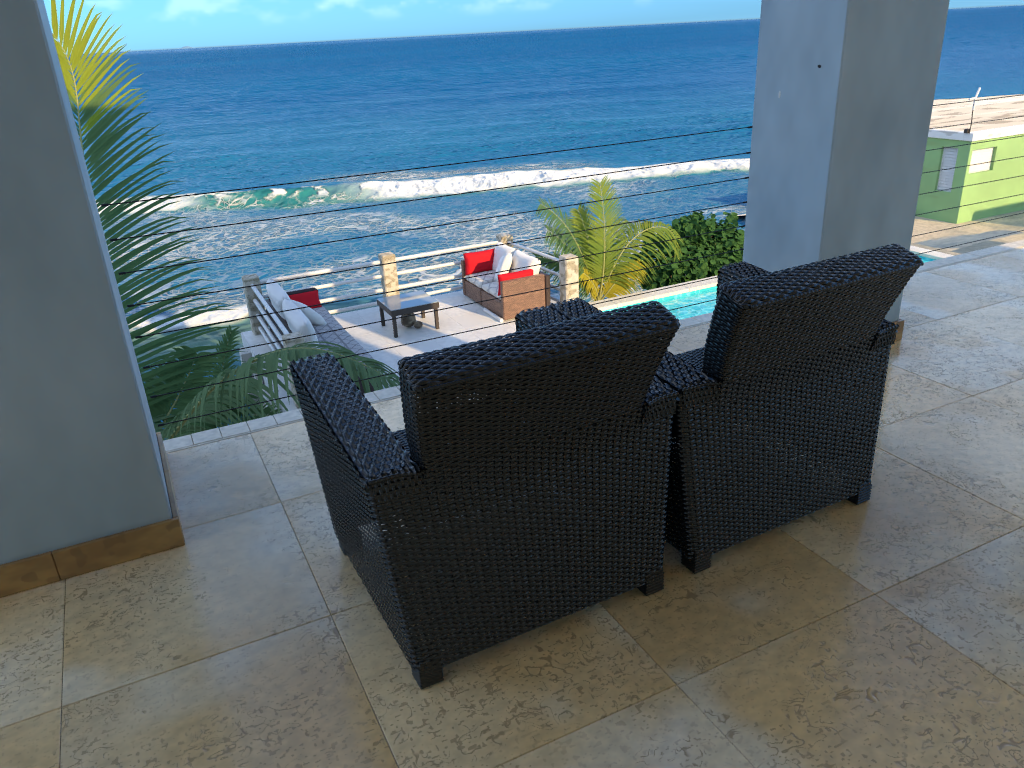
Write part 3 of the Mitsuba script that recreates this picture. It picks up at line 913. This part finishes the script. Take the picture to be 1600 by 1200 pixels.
put('back', box(SX1 - 0.078, SX1 + 0.005, SY0 + 0.005, SY1 - 0.005, ZD + 0.03, ZD + 0.60, 0.012), 'wicker_espresso', parent=k)
for y0, y1 in ((SY0 + 0.09, SYM - 0.005), (SYM + 0.005, SY1 - 0.09)):
    put('seat_cushion', place(pillow(SX1 - SX0 - 0.08, y1 - y0, 0.15, 3, e=0.3), ((SX0 + SX1 - 0.11) / 2, (y0 + y1) / 2, ZD + 0.35), rx=math.pi / 2), 'lattice_fabric', smooth=True, parent=k)
    put('back_cushion', place(pillow(y1 - y0, 0.52, 0.24, int(y0 * 10), e=0.45), (SX1 - 0.20, (y0 + y1) / 2, ZD + 0.60), rx=0.28, rz=math.pi / 2), 'white_fabric', smooth=True, parent=k)
put('cushion', place(pillow(0.62, 0.36, 0.16, 4, e=0.45), (5.10, SY1 - 0.15, ZD + 0.58), rx=-0.12, rz=0.0), 'red_fabric', smooth=True, label='bright red cushion against the far arm of the small brown sofa', cat='cushion')
put('cushion', place(pillow(0.62, 0.34, 0.15, 5, e=0.45), (5.10, SY0 + 0.165, ZD + 0.54), rx=0.1), 'red_fabric', smooth=True, label='red cushion tucked behind the near arm of the small brown sofa', cat='cushion')
put('cushion', place(pillow(0.50, 0.48, 0.17, 6), (5.18, 10.98, ZD + 0.60), rx=0.45, rz=math.pi / 2 - 0.25, ry=0.35), 'white_fabric', smooth=True, label='white throw cushion leaning in the middle of the small brown sofa', cat='cushion')
put('pipe', tube([[4.76, 10.24, ZD + 0.031], [4.76, 10.5, ZD + 0.031], [4.76, 10.86, ZD + 0.031]], 0.03, 12), 'white_pipe', smooth=40, label='short white pipe lying on the patio before the small brown sofa', cat='pipe')

# long sofa on the left, along the left railing, facing +x
k = thing('wicker_sofa', 'long sofa with grey quilted seat and white back cushions along the left railing', 'sofa')
LX0, LX1, LY0, LY1 = 1.66, 2.40, 8.75, 11.72
put('base', box(LX0 + 0.02, LX1, LY0 + 0.02, LY1 - 0.09, ZD + 0.03, ZD + 0.25, 0.012), 'wicker_espresso', parent=k)
put('arm', box(LX0, LX1 - 0.02, LY1 - 0.085, LY1, ZD + 0.03, ZD + 0.62, 0.03), 'wicker_espresso', parent=k)
put('back', box(LX0 - 0.06, LX0 + 0.015, LY0, LY1, ZD + 0.03, ZD + 0.56, 0.012), 'wicker_espresso', parent=k)
put('seat_cushion', place(pillow(LX1 - LX0 + 0.02, LY1 - LY0 - 0.18, 0.16, 3, n=26, e=0.22), ((LX0 + LX1) / 2 + 0.02, (LY0 + LY1) / 2, ZD + 0.32), rx=math.pi / 2), 'quilt_fabric', smooth=True, parent=k)
for y0, y1, s in ((10.52, 11.62, 1), (9.3, 10.5, 2)):
    put('back_cushion', place(pillow(y1 - y0, 0.50, 0.22, s, n=22, e=0.4), (LX0 + 0.08, (y0 + y1) / 2, ZD + 0.64), rx=-0.2, rz=math.pi / 2), 'white_fabric', smooth=True, parent=k)
put('cushion', place(pillow(0.66, 0.30, 0.17, 8, e=0.35), (2.05, LY1 - 0.20, ZD + 0.47), rx=-0.55), 'red_fabric', smooth=True, label='dark red cushion against the far arm of the long grey sofa', cat='cushion')
put('cushion', place(pillow(0.56, 0.50, 0.17, 9), (1.98, 10.75, ZD + 0.55), rx=-0.75, rz=math.pi / 2 + 0.3), 'white_fabric', smooth=True, label='white throw cushion lying on the long grey sofa', cat='cushion')

# coffee table
k = thing('coffee_table', 'low dark coffee table with a glass top in the middle of the patio', 'table')
tx0, tx1, ty0, ty1, tz = 3.14, 3.88, 10.50, 11.18, ZD + 0.43
for x in (tx0 + 0.02, tx1 - 0.07):
    for y in (ty0 + 0.02, ty1 - 0.07):
        put('leg', box(x, x + 0.05, y, y + 0.05, ZD + 0.001, tz - 0.10, 0.004), 'table_frame', parent=k)
for bb in ((tx0, tx1, ty0, ty0 + 0.07), (tx0, tx1, ty1 - 0.07, ty1), (tx0, tx0 + 0.07, ty0 + 0.071, ty1 - 0.071), (tx1 - 0.07, tx1, ty0 + 0.071, ty1 - 0.071)):
    put('apron', box(*bb, tz - 0.098, tz - 0.012, 0.004), 'table_frame', parent=k)
put('table_top', box(tx0 + 0.004, tx1 - 0.004, ty0 + 0.004, ty1 - 0.004, tz - 0.0115, tz, 0.003), 'table_glass', parent=k)


def lump(r, seed, sq=(1, 1, 1)):
    m = trimesh.creation.icosphere(subdivisions=4, radius=1.0)
    v = np.asarray(m.vertices)
    v = v * (1 + 0.28 * (meshkit.fbm(v * 1.6 + seed, 4, seed) - 0.5))[:, None]
    m.vertices = v * r * np.array(sq)
    m.vertices[:, 2] -= m.vertices[:, 2].min()
    return m


put('stone', place(lump(0.115, 3, (1, 1, 1.0)), (3.50, 10.86, ZD)), 'rock', smooth=True, label='round brown stone on the patio under the coffee table', cat='stone')
put('stone', place(lump(0.062, 8, (1.15, 0.9, 0.9)), (3.60, 10.72, ZD)), 'rock', smooth=True, label='small brown stone beside the round one under the coffee table', cat='stone')

# ------------------------------------------------------------------ green house
HX, HY, HT = 23.07, 15.79, -2.22
k = thing('green_house', 'lime green flat-roofed house with white parapet and white windows', 'house')
wy0, wy1, wz0, wz1 = 16.17, 16.73, -3.80, -2.46          # window in the shaded left wall
vx0, vx1, vz0, vz1 = 23.20, 24.33, -3.21, -2.50          # window in the sunlit wall


def wall_with_hole(u0, u1, z0, z1, hu0, hu1, hz0, hz1, d0, d1, axis):
    ps = [(u0, hu0, z0, z1), (hu1, u1, z0, z1), (hu0, hu1, z0, hz0), (hu0, hu1, hz1, z1)]
    return cat([box(a, b_, d0, d1, c, d) if axis == 'x' else box(d0, d1, a, b_, c, d) for a, b_, c, d in ps])


put('wall', wall_with_hole(HX, 46, ZG - 0.5, HT, vx0, vx1, vz0, vz1, HY, HY + 0.18, 'x'), 'green_paint', parent=k, label='sunlit lime green wall')
put('wall', wall_with_hole(HY + 0.1805, 17.4, ZG - 0.5, HT, wy0, wy1, wz0, wz1, HX + 0.001, HX + 0.18, 'y'), 'green_paint', parent=k, label='shaded green wall')
put('roof', box(HX + 0.201, 45.9, HY + 0.221, 17.35, HT - 0.10, HT + 0.19), 'sand', parent=k, label='flat roof with dirt-streaked cream surface')
put('parapet', cat([box(HX - 0.08, 46.1, HY - 0.08, HY + 0.22, HT + 0.001, HT + 0.23, 0.012), box(HX - 0.08, HX + 0.2, HY + 0.2205, 17.5, HT + 0.001, HT + 0.23, 0.012)]), 'white_paint', parent=k)
put('wall', box(45.6, 45.8, HY + 0.19, 17.3, ZG - 0.5, HT - 0.17), 'green_paint', parent=k)
put('wall', box(HX + 0.19, 45.59, 17.1, 17.3, ZG - 0.5, HT - 0.17), 'green_paint', parent=k)
w = put('window', cat([box(HX + 0.10, HX + 0.14, wy0, wy1, wz0, wz0 + 0.03), box(HX + 0.10, HX + 0.14, wy0, wy1, wz1 - 0.03, wz1), box(HX + 0.10, HX + 0.14, wy0, wy0 + 0.03, wz0 + 0.031, wz1 - 0.031), box(HX + 0.10, HX + 0.14, wy1 - 0.03, wy1, wz0 + 0.031, wz1 - 0.031)]), 'white_pipe', parent=k)
nl = 14
for i in range(nl):
    z = wz0 + 0.04 + (wz1 - wz0 - 0.08) * (i + 0.5) / nl
    put('slat', place(box(-0.006, 0.006, wy0 + 0.031, wy1 - 0.031, -0.048, 0.048), (HX + 0.115, 0, z), ry=0.5), 'white_pipe', parent=w)
w = put('window', cat([box(vx0, vx1, HY + 0.10, HY + 0.14, vz0, vz0 + 0.03), box(vx0, vx1, HY + 0.10, HY + 0.14, vz1 - 0.03, vz1), box(vx0, vx0 + 0.03, HY + 0.10, HY + 0.14, vz0 + 0.031, vz1 - 0.031), box(vx1 - 0.03, vx1, HY + 0.10, HY + 0.14, vz0 + 0.031, vz1 - 0.031)]), 'white_pipe', parent=k)
for i in range(8):
    z = vz0 + 0.04 + (vz1 - vz0 - 0.08) * (i + 0.5) / 8
    put('slat', place(box(vx0 + 0.031, vx1 - 0.031, -0.006, 0.006, -0.044, 0.044), (0, HY + 0.115, z), rx=-0.4), 'white_pipe', parent=w)
k = thing('roof_mast', 'thin mast with a white forked head on the corner of the green house roof', 'mast')
mx, my, mz = 22.97, HY + 0.05, HT + 0.2305
put('pole', tube([[mx, my, mz], [mx + 0.02, my, mz + 0.28], [mx - 0.02, my, mz + 0.56], [mx - 0.03, my, mz + 0.82]], 0.014, 8), 'table_frame', smooth=40, parent=k)
put('head', cat([tube([[mx - 0.01, my, mz + 0.66], [mx - 0.01, my, mz + 1.0]], 0.032, 8), tube([[mx - 0.27, my, mz + 0.97], [mx - 0.01, my, mz + 0.99]], 0.028, 8), tube([[mx - 0.01, my, mz + 0.99], [mx + 0.11, my, mz + 1.26]], 0.032, 8)]), 'white_pipe', smooth=40, parent=k)
put('bracket', box(mx - 0.07, mx + 0.05, my + 0.02, my + 0.14, mz + 0.001, mz + 0.12, 0.01), 'table_frame', parent=k)


# ------------------------------------------------------------------ palms
def leaflet(base, d, L, w, droop, side_n, fold=0.35, nseg=7, tip_curl=0.0, seed=0):
    """A folded, tapering leaflet that starts at base in direction d and droops."""
    d = d / np.linalg.norm(d)
    s = np.linspace(0, 1, nseg)
    pts = base + L * (d[None] * s[:, None] + np.array([0, 0, -1.0])[None] * (droop * s[:, None] ** 2.2))
    if tip_curl:
        pts[:, 2] -= L * tip_curl * np.maximum(0, s - 0.75) ** 2 * 4
    t = np.gradient(pts, axis=0)
    t /= np.linalg.norm(t, axis=1, keepdims=True)
    a = np.cross(t, side_n)
    a /= np.linalg.norm(a, axis=1, keepdims=True) + 1e-9
    nn = np.cross(a, t)
    wd = w / 2 * np.clip(np.minimum(0.35 + s * 6, (1 - s) ** 0.55 * 1.08), 0.02, 1)
    l = pts + a * wd[:, None] + nn * (fold * wd)[:, None]
    r = pts - a * wd[:, None] + nn * (fold * wd)[:, None]
    v = np.stack([l, pts, r], 1).reshape(-1, 3)
    return trimesh.Trimesh(v, grid_faces(nseg, 3), process=False)


def spline(pts, n):
    p = np.asarray(pts, float)
    t = np.concatenate([[0], np.cumsum(np.linalg.norm(np.diff(p, axis=0), axis=1))])
    from scipy.interpolate import CubicSpline
    return CubicSpline(t / t[-1], p)(np.linspace(0, 1, n))


def frond(palm, pts, n_leaf, Lmax, w, plane_n, fwd=0.75, droop=0.25, t0=0.14, single=False, mat_='palm_leaf', r0=0.03, seed=1, lift=0.25, prof=None, label=None, sides=(1, -1), fpow=0.0, tip_mat=None):
    """A pinnate frond: a rachis along pts with leaflets on both sides; plane_n is about normal to the blade."""
    rg = np.random.default_rng(seed)
    n = 60
    P = spline(pts, n)
    tt = np.linspace(0, 1, n)
    k = put('frond', tube(P, np.interp(tt, [0, 0.15, 1], [r0, r0 * 0.62, 0.004]), 8), 'rachis_green', smooth=True, parent=palm, label=label)
    G = np.gradient(P, axis=0)
    G /= np.linalg.norm(G, axis=1, keepdims=True)
    many = []
    for i in range(n_leaf):
        t = t0 + (1 - t0) * (i + 0.5) / n_leaf
        for sg in sides:
            q = min(n - 1, t * (n - 1) + rg.uniform(-0.2, 0.2))
            q = max(0, q)
            i0 = int(q)
            b_ = P[i0] + (P[min(i0 + 1, n - 1)] - P[i0]) * (q - i0)
            g = G[i0]
            sd = np.cross(g, plane_n)
            sd /= np.linalg.norm(sd)
            nn = np.cross(sd, g)
            if nn @ np.asarray(plane_n) < 0:
                nn = -nn
            L = Lmax * (prof(t) if prof else np.interp(t, [0, 0.12, 0.35, 0.7, 0.9, 1], [0.55, 0.8, 1, 0.85, 0.6, 0.4])) * rg.uniform(0.9, 1.06)
            d = sg * sd + g * (fwd * ((0.15 + 1.35 * t + 0.9 * max(0, t - 0.6)) if fpow else (0.7 + 0.7 * t)) + rg.uniform(-0.07, 0.07)) + nn * (lift + rg.uniform(-0.08, 0.08))
            m = leaflet(b_, d, L, w * rg.uniform(0.85, 1.1), droop * rg.uniform(0.6, 1.35) * ((2.4 - 2.0 * t) if fpow else 1), nn, tip_curl=rg.uniform(0, 0.25), seed=i)
            if single:
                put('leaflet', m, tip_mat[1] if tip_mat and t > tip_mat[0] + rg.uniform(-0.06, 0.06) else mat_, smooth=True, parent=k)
            else:
                many.append(m)
    if many:
        put('leaflets', cat(many), mat_, smooth=True, parent=k, kind='stuff')
    return k


def trunk(palm, a, b_, r=0.13):
    s = np.linspace(0, 1, 60)[:, None]
    p = np.array(a) + s * (np.array(b_) - np.array(a)) + np.array([0.12, 0, 0]) * np.sin(s * 3.0)
    put('trunk', tube(p, (r * (1.25 - 0.35 * s[:, 0])) * (1 + 0.06 * (np.arange(60) % 3 == 0)), 14), 'bark', smooth=True, parent=palm)


palm = thing('coconut_palm', 'large coconut palm beside the left column, one tall frond catching the sun at its tip', 'palm tree')
CR = (-0.45, 8.0, -2.54)
trunk(palm, (-0.75, 7.8, -6.0), (-0.45, 8.0, -2.5))
frond(palm, [CR, (-0.40, 8.6, -1.47), (-0.35, 9.2, -0.72), (-0.28, 9.7, 0.0), (-0.19, 10.2, 0.73), (-0.14, 10.5, 1.22), (-0.24, 10.75, 1.62)], 76, 1.42, 0.047, (0.15, -1, 0.35), fwd=1.05, droop=0.10, t0=0.12, single=True, seed=3, lift=-0.03, r0=0.04, fpow=1.0, tip_mat=(0.80, 'palm_leaf_sunlit_tip'),
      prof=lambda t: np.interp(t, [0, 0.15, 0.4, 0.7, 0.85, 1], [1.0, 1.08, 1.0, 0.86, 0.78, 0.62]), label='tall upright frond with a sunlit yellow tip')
frond(palm, [CR, (-0.03, 7.7, -2.05), (0.39, 7.5, -1.59), (0.70, 7.3, -1.34), (0.98, 7.1, -1.2), (1.24, 6.9, -1.15), (1.48, 6.7, -1.2), (1.72, 6.5, -1.33), (1.95, 6.35, -1.55)], 54, 1.0, 0.072, (0.0, 0.25, 1), fwd=0.45, droop=0.85, t0=0.12, single=True, seed=5, lift=0.15, r0=0.035,
      mat_='palm_leaf_pale', label='arched green frond drooping in front of the patio')
frond(palm, [CR, (-0.23, 8.2, -2.29), (0.01, 8.4, -2.07), (0.22, 8.6, -1.86), (0.40, 8.8, -1.66)], 30, 0.60, 0.05, (-0.2, -0.9, 0.6), fwd=0.35, droop=0.25, t0=0.3, seed=7, r0=0.03)
frond(palm, [CR, (-0.38, 8.2, -2.2), (-0.25, 8.5, -2.05), (-0.05, 8.9, -2.0), (0.2, 9.3, -2.12)], 30, 0.62, 0.05, (0.1, -0.6, 0.9), fwd=0.7, droop=0.35, t0=0.2, seed=9, r0=0.03, mat_='palm_leaf_pale')
for q, a in enumerate((2.6, 3.6, 4.5)):
    c, s = math.cos(a), math.sin(a)
    frond(palm, [CR, (CR[0] + 0.5 * c, CR[1] + 0.5 * s, -2.0), (CR[0] + 1.2 * c, CR[1] + 1.2 * s, -1.75), (CR[0] + 2.0 * c, CR[1] + 2.0 * s, -2.0), (CR[0] + 2.6 * c, CR[1] + 2.6 * s, -2.6)], 36, 0.75, 0.05, (0, 0, 1), fwd=0.5, droop=0.5, t0=0.15, seed=20 + q, r0=0.03)

palm = thing('coconut_palm', 'young green palm low on the shore between the big palm and the patio', 'palm tree')
C2 = np.array([0.58, 9.5, -2.95])
trunk(palm, (0.5, 9.5, -5.6), C2, 0.07)
for q, (dx_, dy_, dz_) in enumerate(((0.28, 0.0, 1.25), (-0.35, 0.1, 0.55), (0.4, 0.1, 0.55), (-0.1, 0.5, 0.5), (-0.6, -0.2, 0.3), (0.55, -0.4, 0.2), (0.0, -0.6, 0.35), (-0.4, -0.5, 0.45))):
    e_ = C2 + np.array([dx_, dy_, dz_])
    mid_ = C2 + np.array([dx_ * 0.35, dy_ * 0.35, dz_ * 0.62 + 0.05])
    frond(palm, [C2, mid_, e_], 22, 0.34, 0.034, (0.1, -0.8, 0.6), fwd=1.5 if q == 0 else 0.7, droop=0.25, t0=0.2, seed=40 + q, r0=0.014)

palm = thing('coconut_palm', 'small sunlit coconut palm with yellow stems between the pool and the sea', 'palm tree')
C3 = np.array([6.98, 11.05, -2.95])
trunk(palm, (6.95, 11.1, -3.6), C3 - np.array([0, 0, 0.02]), 0.11)
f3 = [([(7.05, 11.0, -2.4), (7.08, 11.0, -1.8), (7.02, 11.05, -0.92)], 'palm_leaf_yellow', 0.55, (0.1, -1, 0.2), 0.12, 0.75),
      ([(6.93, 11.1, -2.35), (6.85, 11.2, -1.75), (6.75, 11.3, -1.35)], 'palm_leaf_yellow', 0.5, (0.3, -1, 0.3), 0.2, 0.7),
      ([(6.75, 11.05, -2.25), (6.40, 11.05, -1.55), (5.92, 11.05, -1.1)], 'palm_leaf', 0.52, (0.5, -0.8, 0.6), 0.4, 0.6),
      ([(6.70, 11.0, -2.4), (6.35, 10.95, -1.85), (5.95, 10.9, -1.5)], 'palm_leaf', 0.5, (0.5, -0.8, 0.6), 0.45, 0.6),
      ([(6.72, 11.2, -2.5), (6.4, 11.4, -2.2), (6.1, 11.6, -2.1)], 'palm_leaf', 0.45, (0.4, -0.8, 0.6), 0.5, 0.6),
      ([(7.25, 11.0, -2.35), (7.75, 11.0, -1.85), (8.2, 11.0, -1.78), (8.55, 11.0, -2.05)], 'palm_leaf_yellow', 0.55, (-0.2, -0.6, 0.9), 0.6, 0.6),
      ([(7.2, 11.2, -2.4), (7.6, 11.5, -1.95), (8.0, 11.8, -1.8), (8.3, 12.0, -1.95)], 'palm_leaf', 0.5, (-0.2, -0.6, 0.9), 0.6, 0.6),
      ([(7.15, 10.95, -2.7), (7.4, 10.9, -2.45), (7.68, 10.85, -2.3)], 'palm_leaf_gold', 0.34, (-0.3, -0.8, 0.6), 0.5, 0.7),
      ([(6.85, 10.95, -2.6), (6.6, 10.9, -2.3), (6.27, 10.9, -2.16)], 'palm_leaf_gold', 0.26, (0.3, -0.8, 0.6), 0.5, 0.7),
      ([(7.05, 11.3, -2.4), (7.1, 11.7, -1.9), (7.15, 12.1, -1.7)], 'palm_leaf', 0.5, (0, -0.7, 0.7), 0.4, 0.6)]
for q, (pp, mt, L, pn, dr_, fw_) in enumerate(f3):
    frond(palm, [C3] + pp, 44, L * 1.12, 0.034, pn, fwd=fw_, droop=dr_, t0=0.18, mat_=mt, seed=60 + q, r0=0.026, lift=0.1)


# ------------------------------------------------------------------ round-leaved shrubs beyond the pool
def leaf_mesh(n, centre, rad, size, seed):
    rg = np.random.default_rng(seed)
    out_v, out_f = [], []
    d = rg.normal(size=(n, 3))
    d /= np.linalg.norm(d, axis=1, keepdims=True)
    rr = rg.uniform(0.55, 1.0, n) ** 0.6
    lump_ = 1 + 0.45 * (meshkit.fbm(d * 2.1 + seed, 3, seed) - 0.5)
    C = np.array(centre) + d * (rr * lump_)[:, None] * np.array(rad)
    ang = np.linspace(0, 2 * math.pi, 7)[:-1]
    for i in range(n):
        nrm = d[i] * 0.6 + np.array([0, 0, 0.7]) + rg.normal(size=3) * 0.55
        nrm /= np.linalg.norm(nrm)
        a = np.cross(nrm, rg.normal(size=3))
        a /= np.linalg.norm(a)
        b_ = np.cross(nrm, a)
        s = size * rg.uniform(0.6, 1.15)
        v = C[i] + s * (np.cos(ang)[:, None] * a * 0.9 + np.sin(ang)[:, None] * b_) + nrm * 0.18 * s * np.cos(2 * ang)[:, None]
        out_v.append(np.vstack([C[i] - nrm * 0.1 * s, v]))
        j = np.arange(6)
        out_f.append(np.stack([0 * j, 1 + j, 1 + (j + 1) % 6], 1) + 7 * i)
    return trimesh.Trimesh(np.vstack(out_v), np.vstack(out_f), process=False)


for (c, r, nn_, lab, seed) in (((9.7, 12.4, -2.98), (0.9, 0.9, 0.66), 2100, 'dense round-leaved shrub beyond the pool right of the small palm', 1),
                               ((10.75, 12.6, -2.95), (0.85, 0.9, 0.54), 2100, 'dense round-leaved shrub beyond the pool next to the thick column', 2)):
    k = thing('shrub', lab, 'shrub', 'round-leaved shrubs beyond the pool')
    put('foliage', leaf_mesh(nn_, c, r, 0.074, seed), 'round_leaf', smooth=False, parent=k, kind='stuff')
    tw = []
    rg = np.random.default_rng(seed)
    for q in range(9):
        e_ = np.array(c) + np.array([rg.uniform(-0.8, 0.8) * r[0], rg.uniform(-0.7, 0.7) * r[1], rg.uniform(0.5, 1.12) * r[2]])
        tw.append(tube([np.array([c[0], c[1], c[2] - 1.0]), (np.array(c) + e_) / 2 - np.array([0, 0, 0.1]), e_], [0.03, 0.018, 0.006], 6))
    put('stem', cat(tw), 'bark', smooth=True, parent=k)
    tops = [leaf_mesh(14, np.array(c) + np.array([rg.uniform(-0.85, 0.85) * r[0], rg.uniform(-0.5, 0.5), r[2] * rg.uniform(0.92, 1.2)]), (0.10, 0.10, 0.16), 0.075, seed * 10 + q) for q in range(10)]
    put('foliage', cat(tops), 'round_leaf', smooth=False, parent=k, kind='stuff')
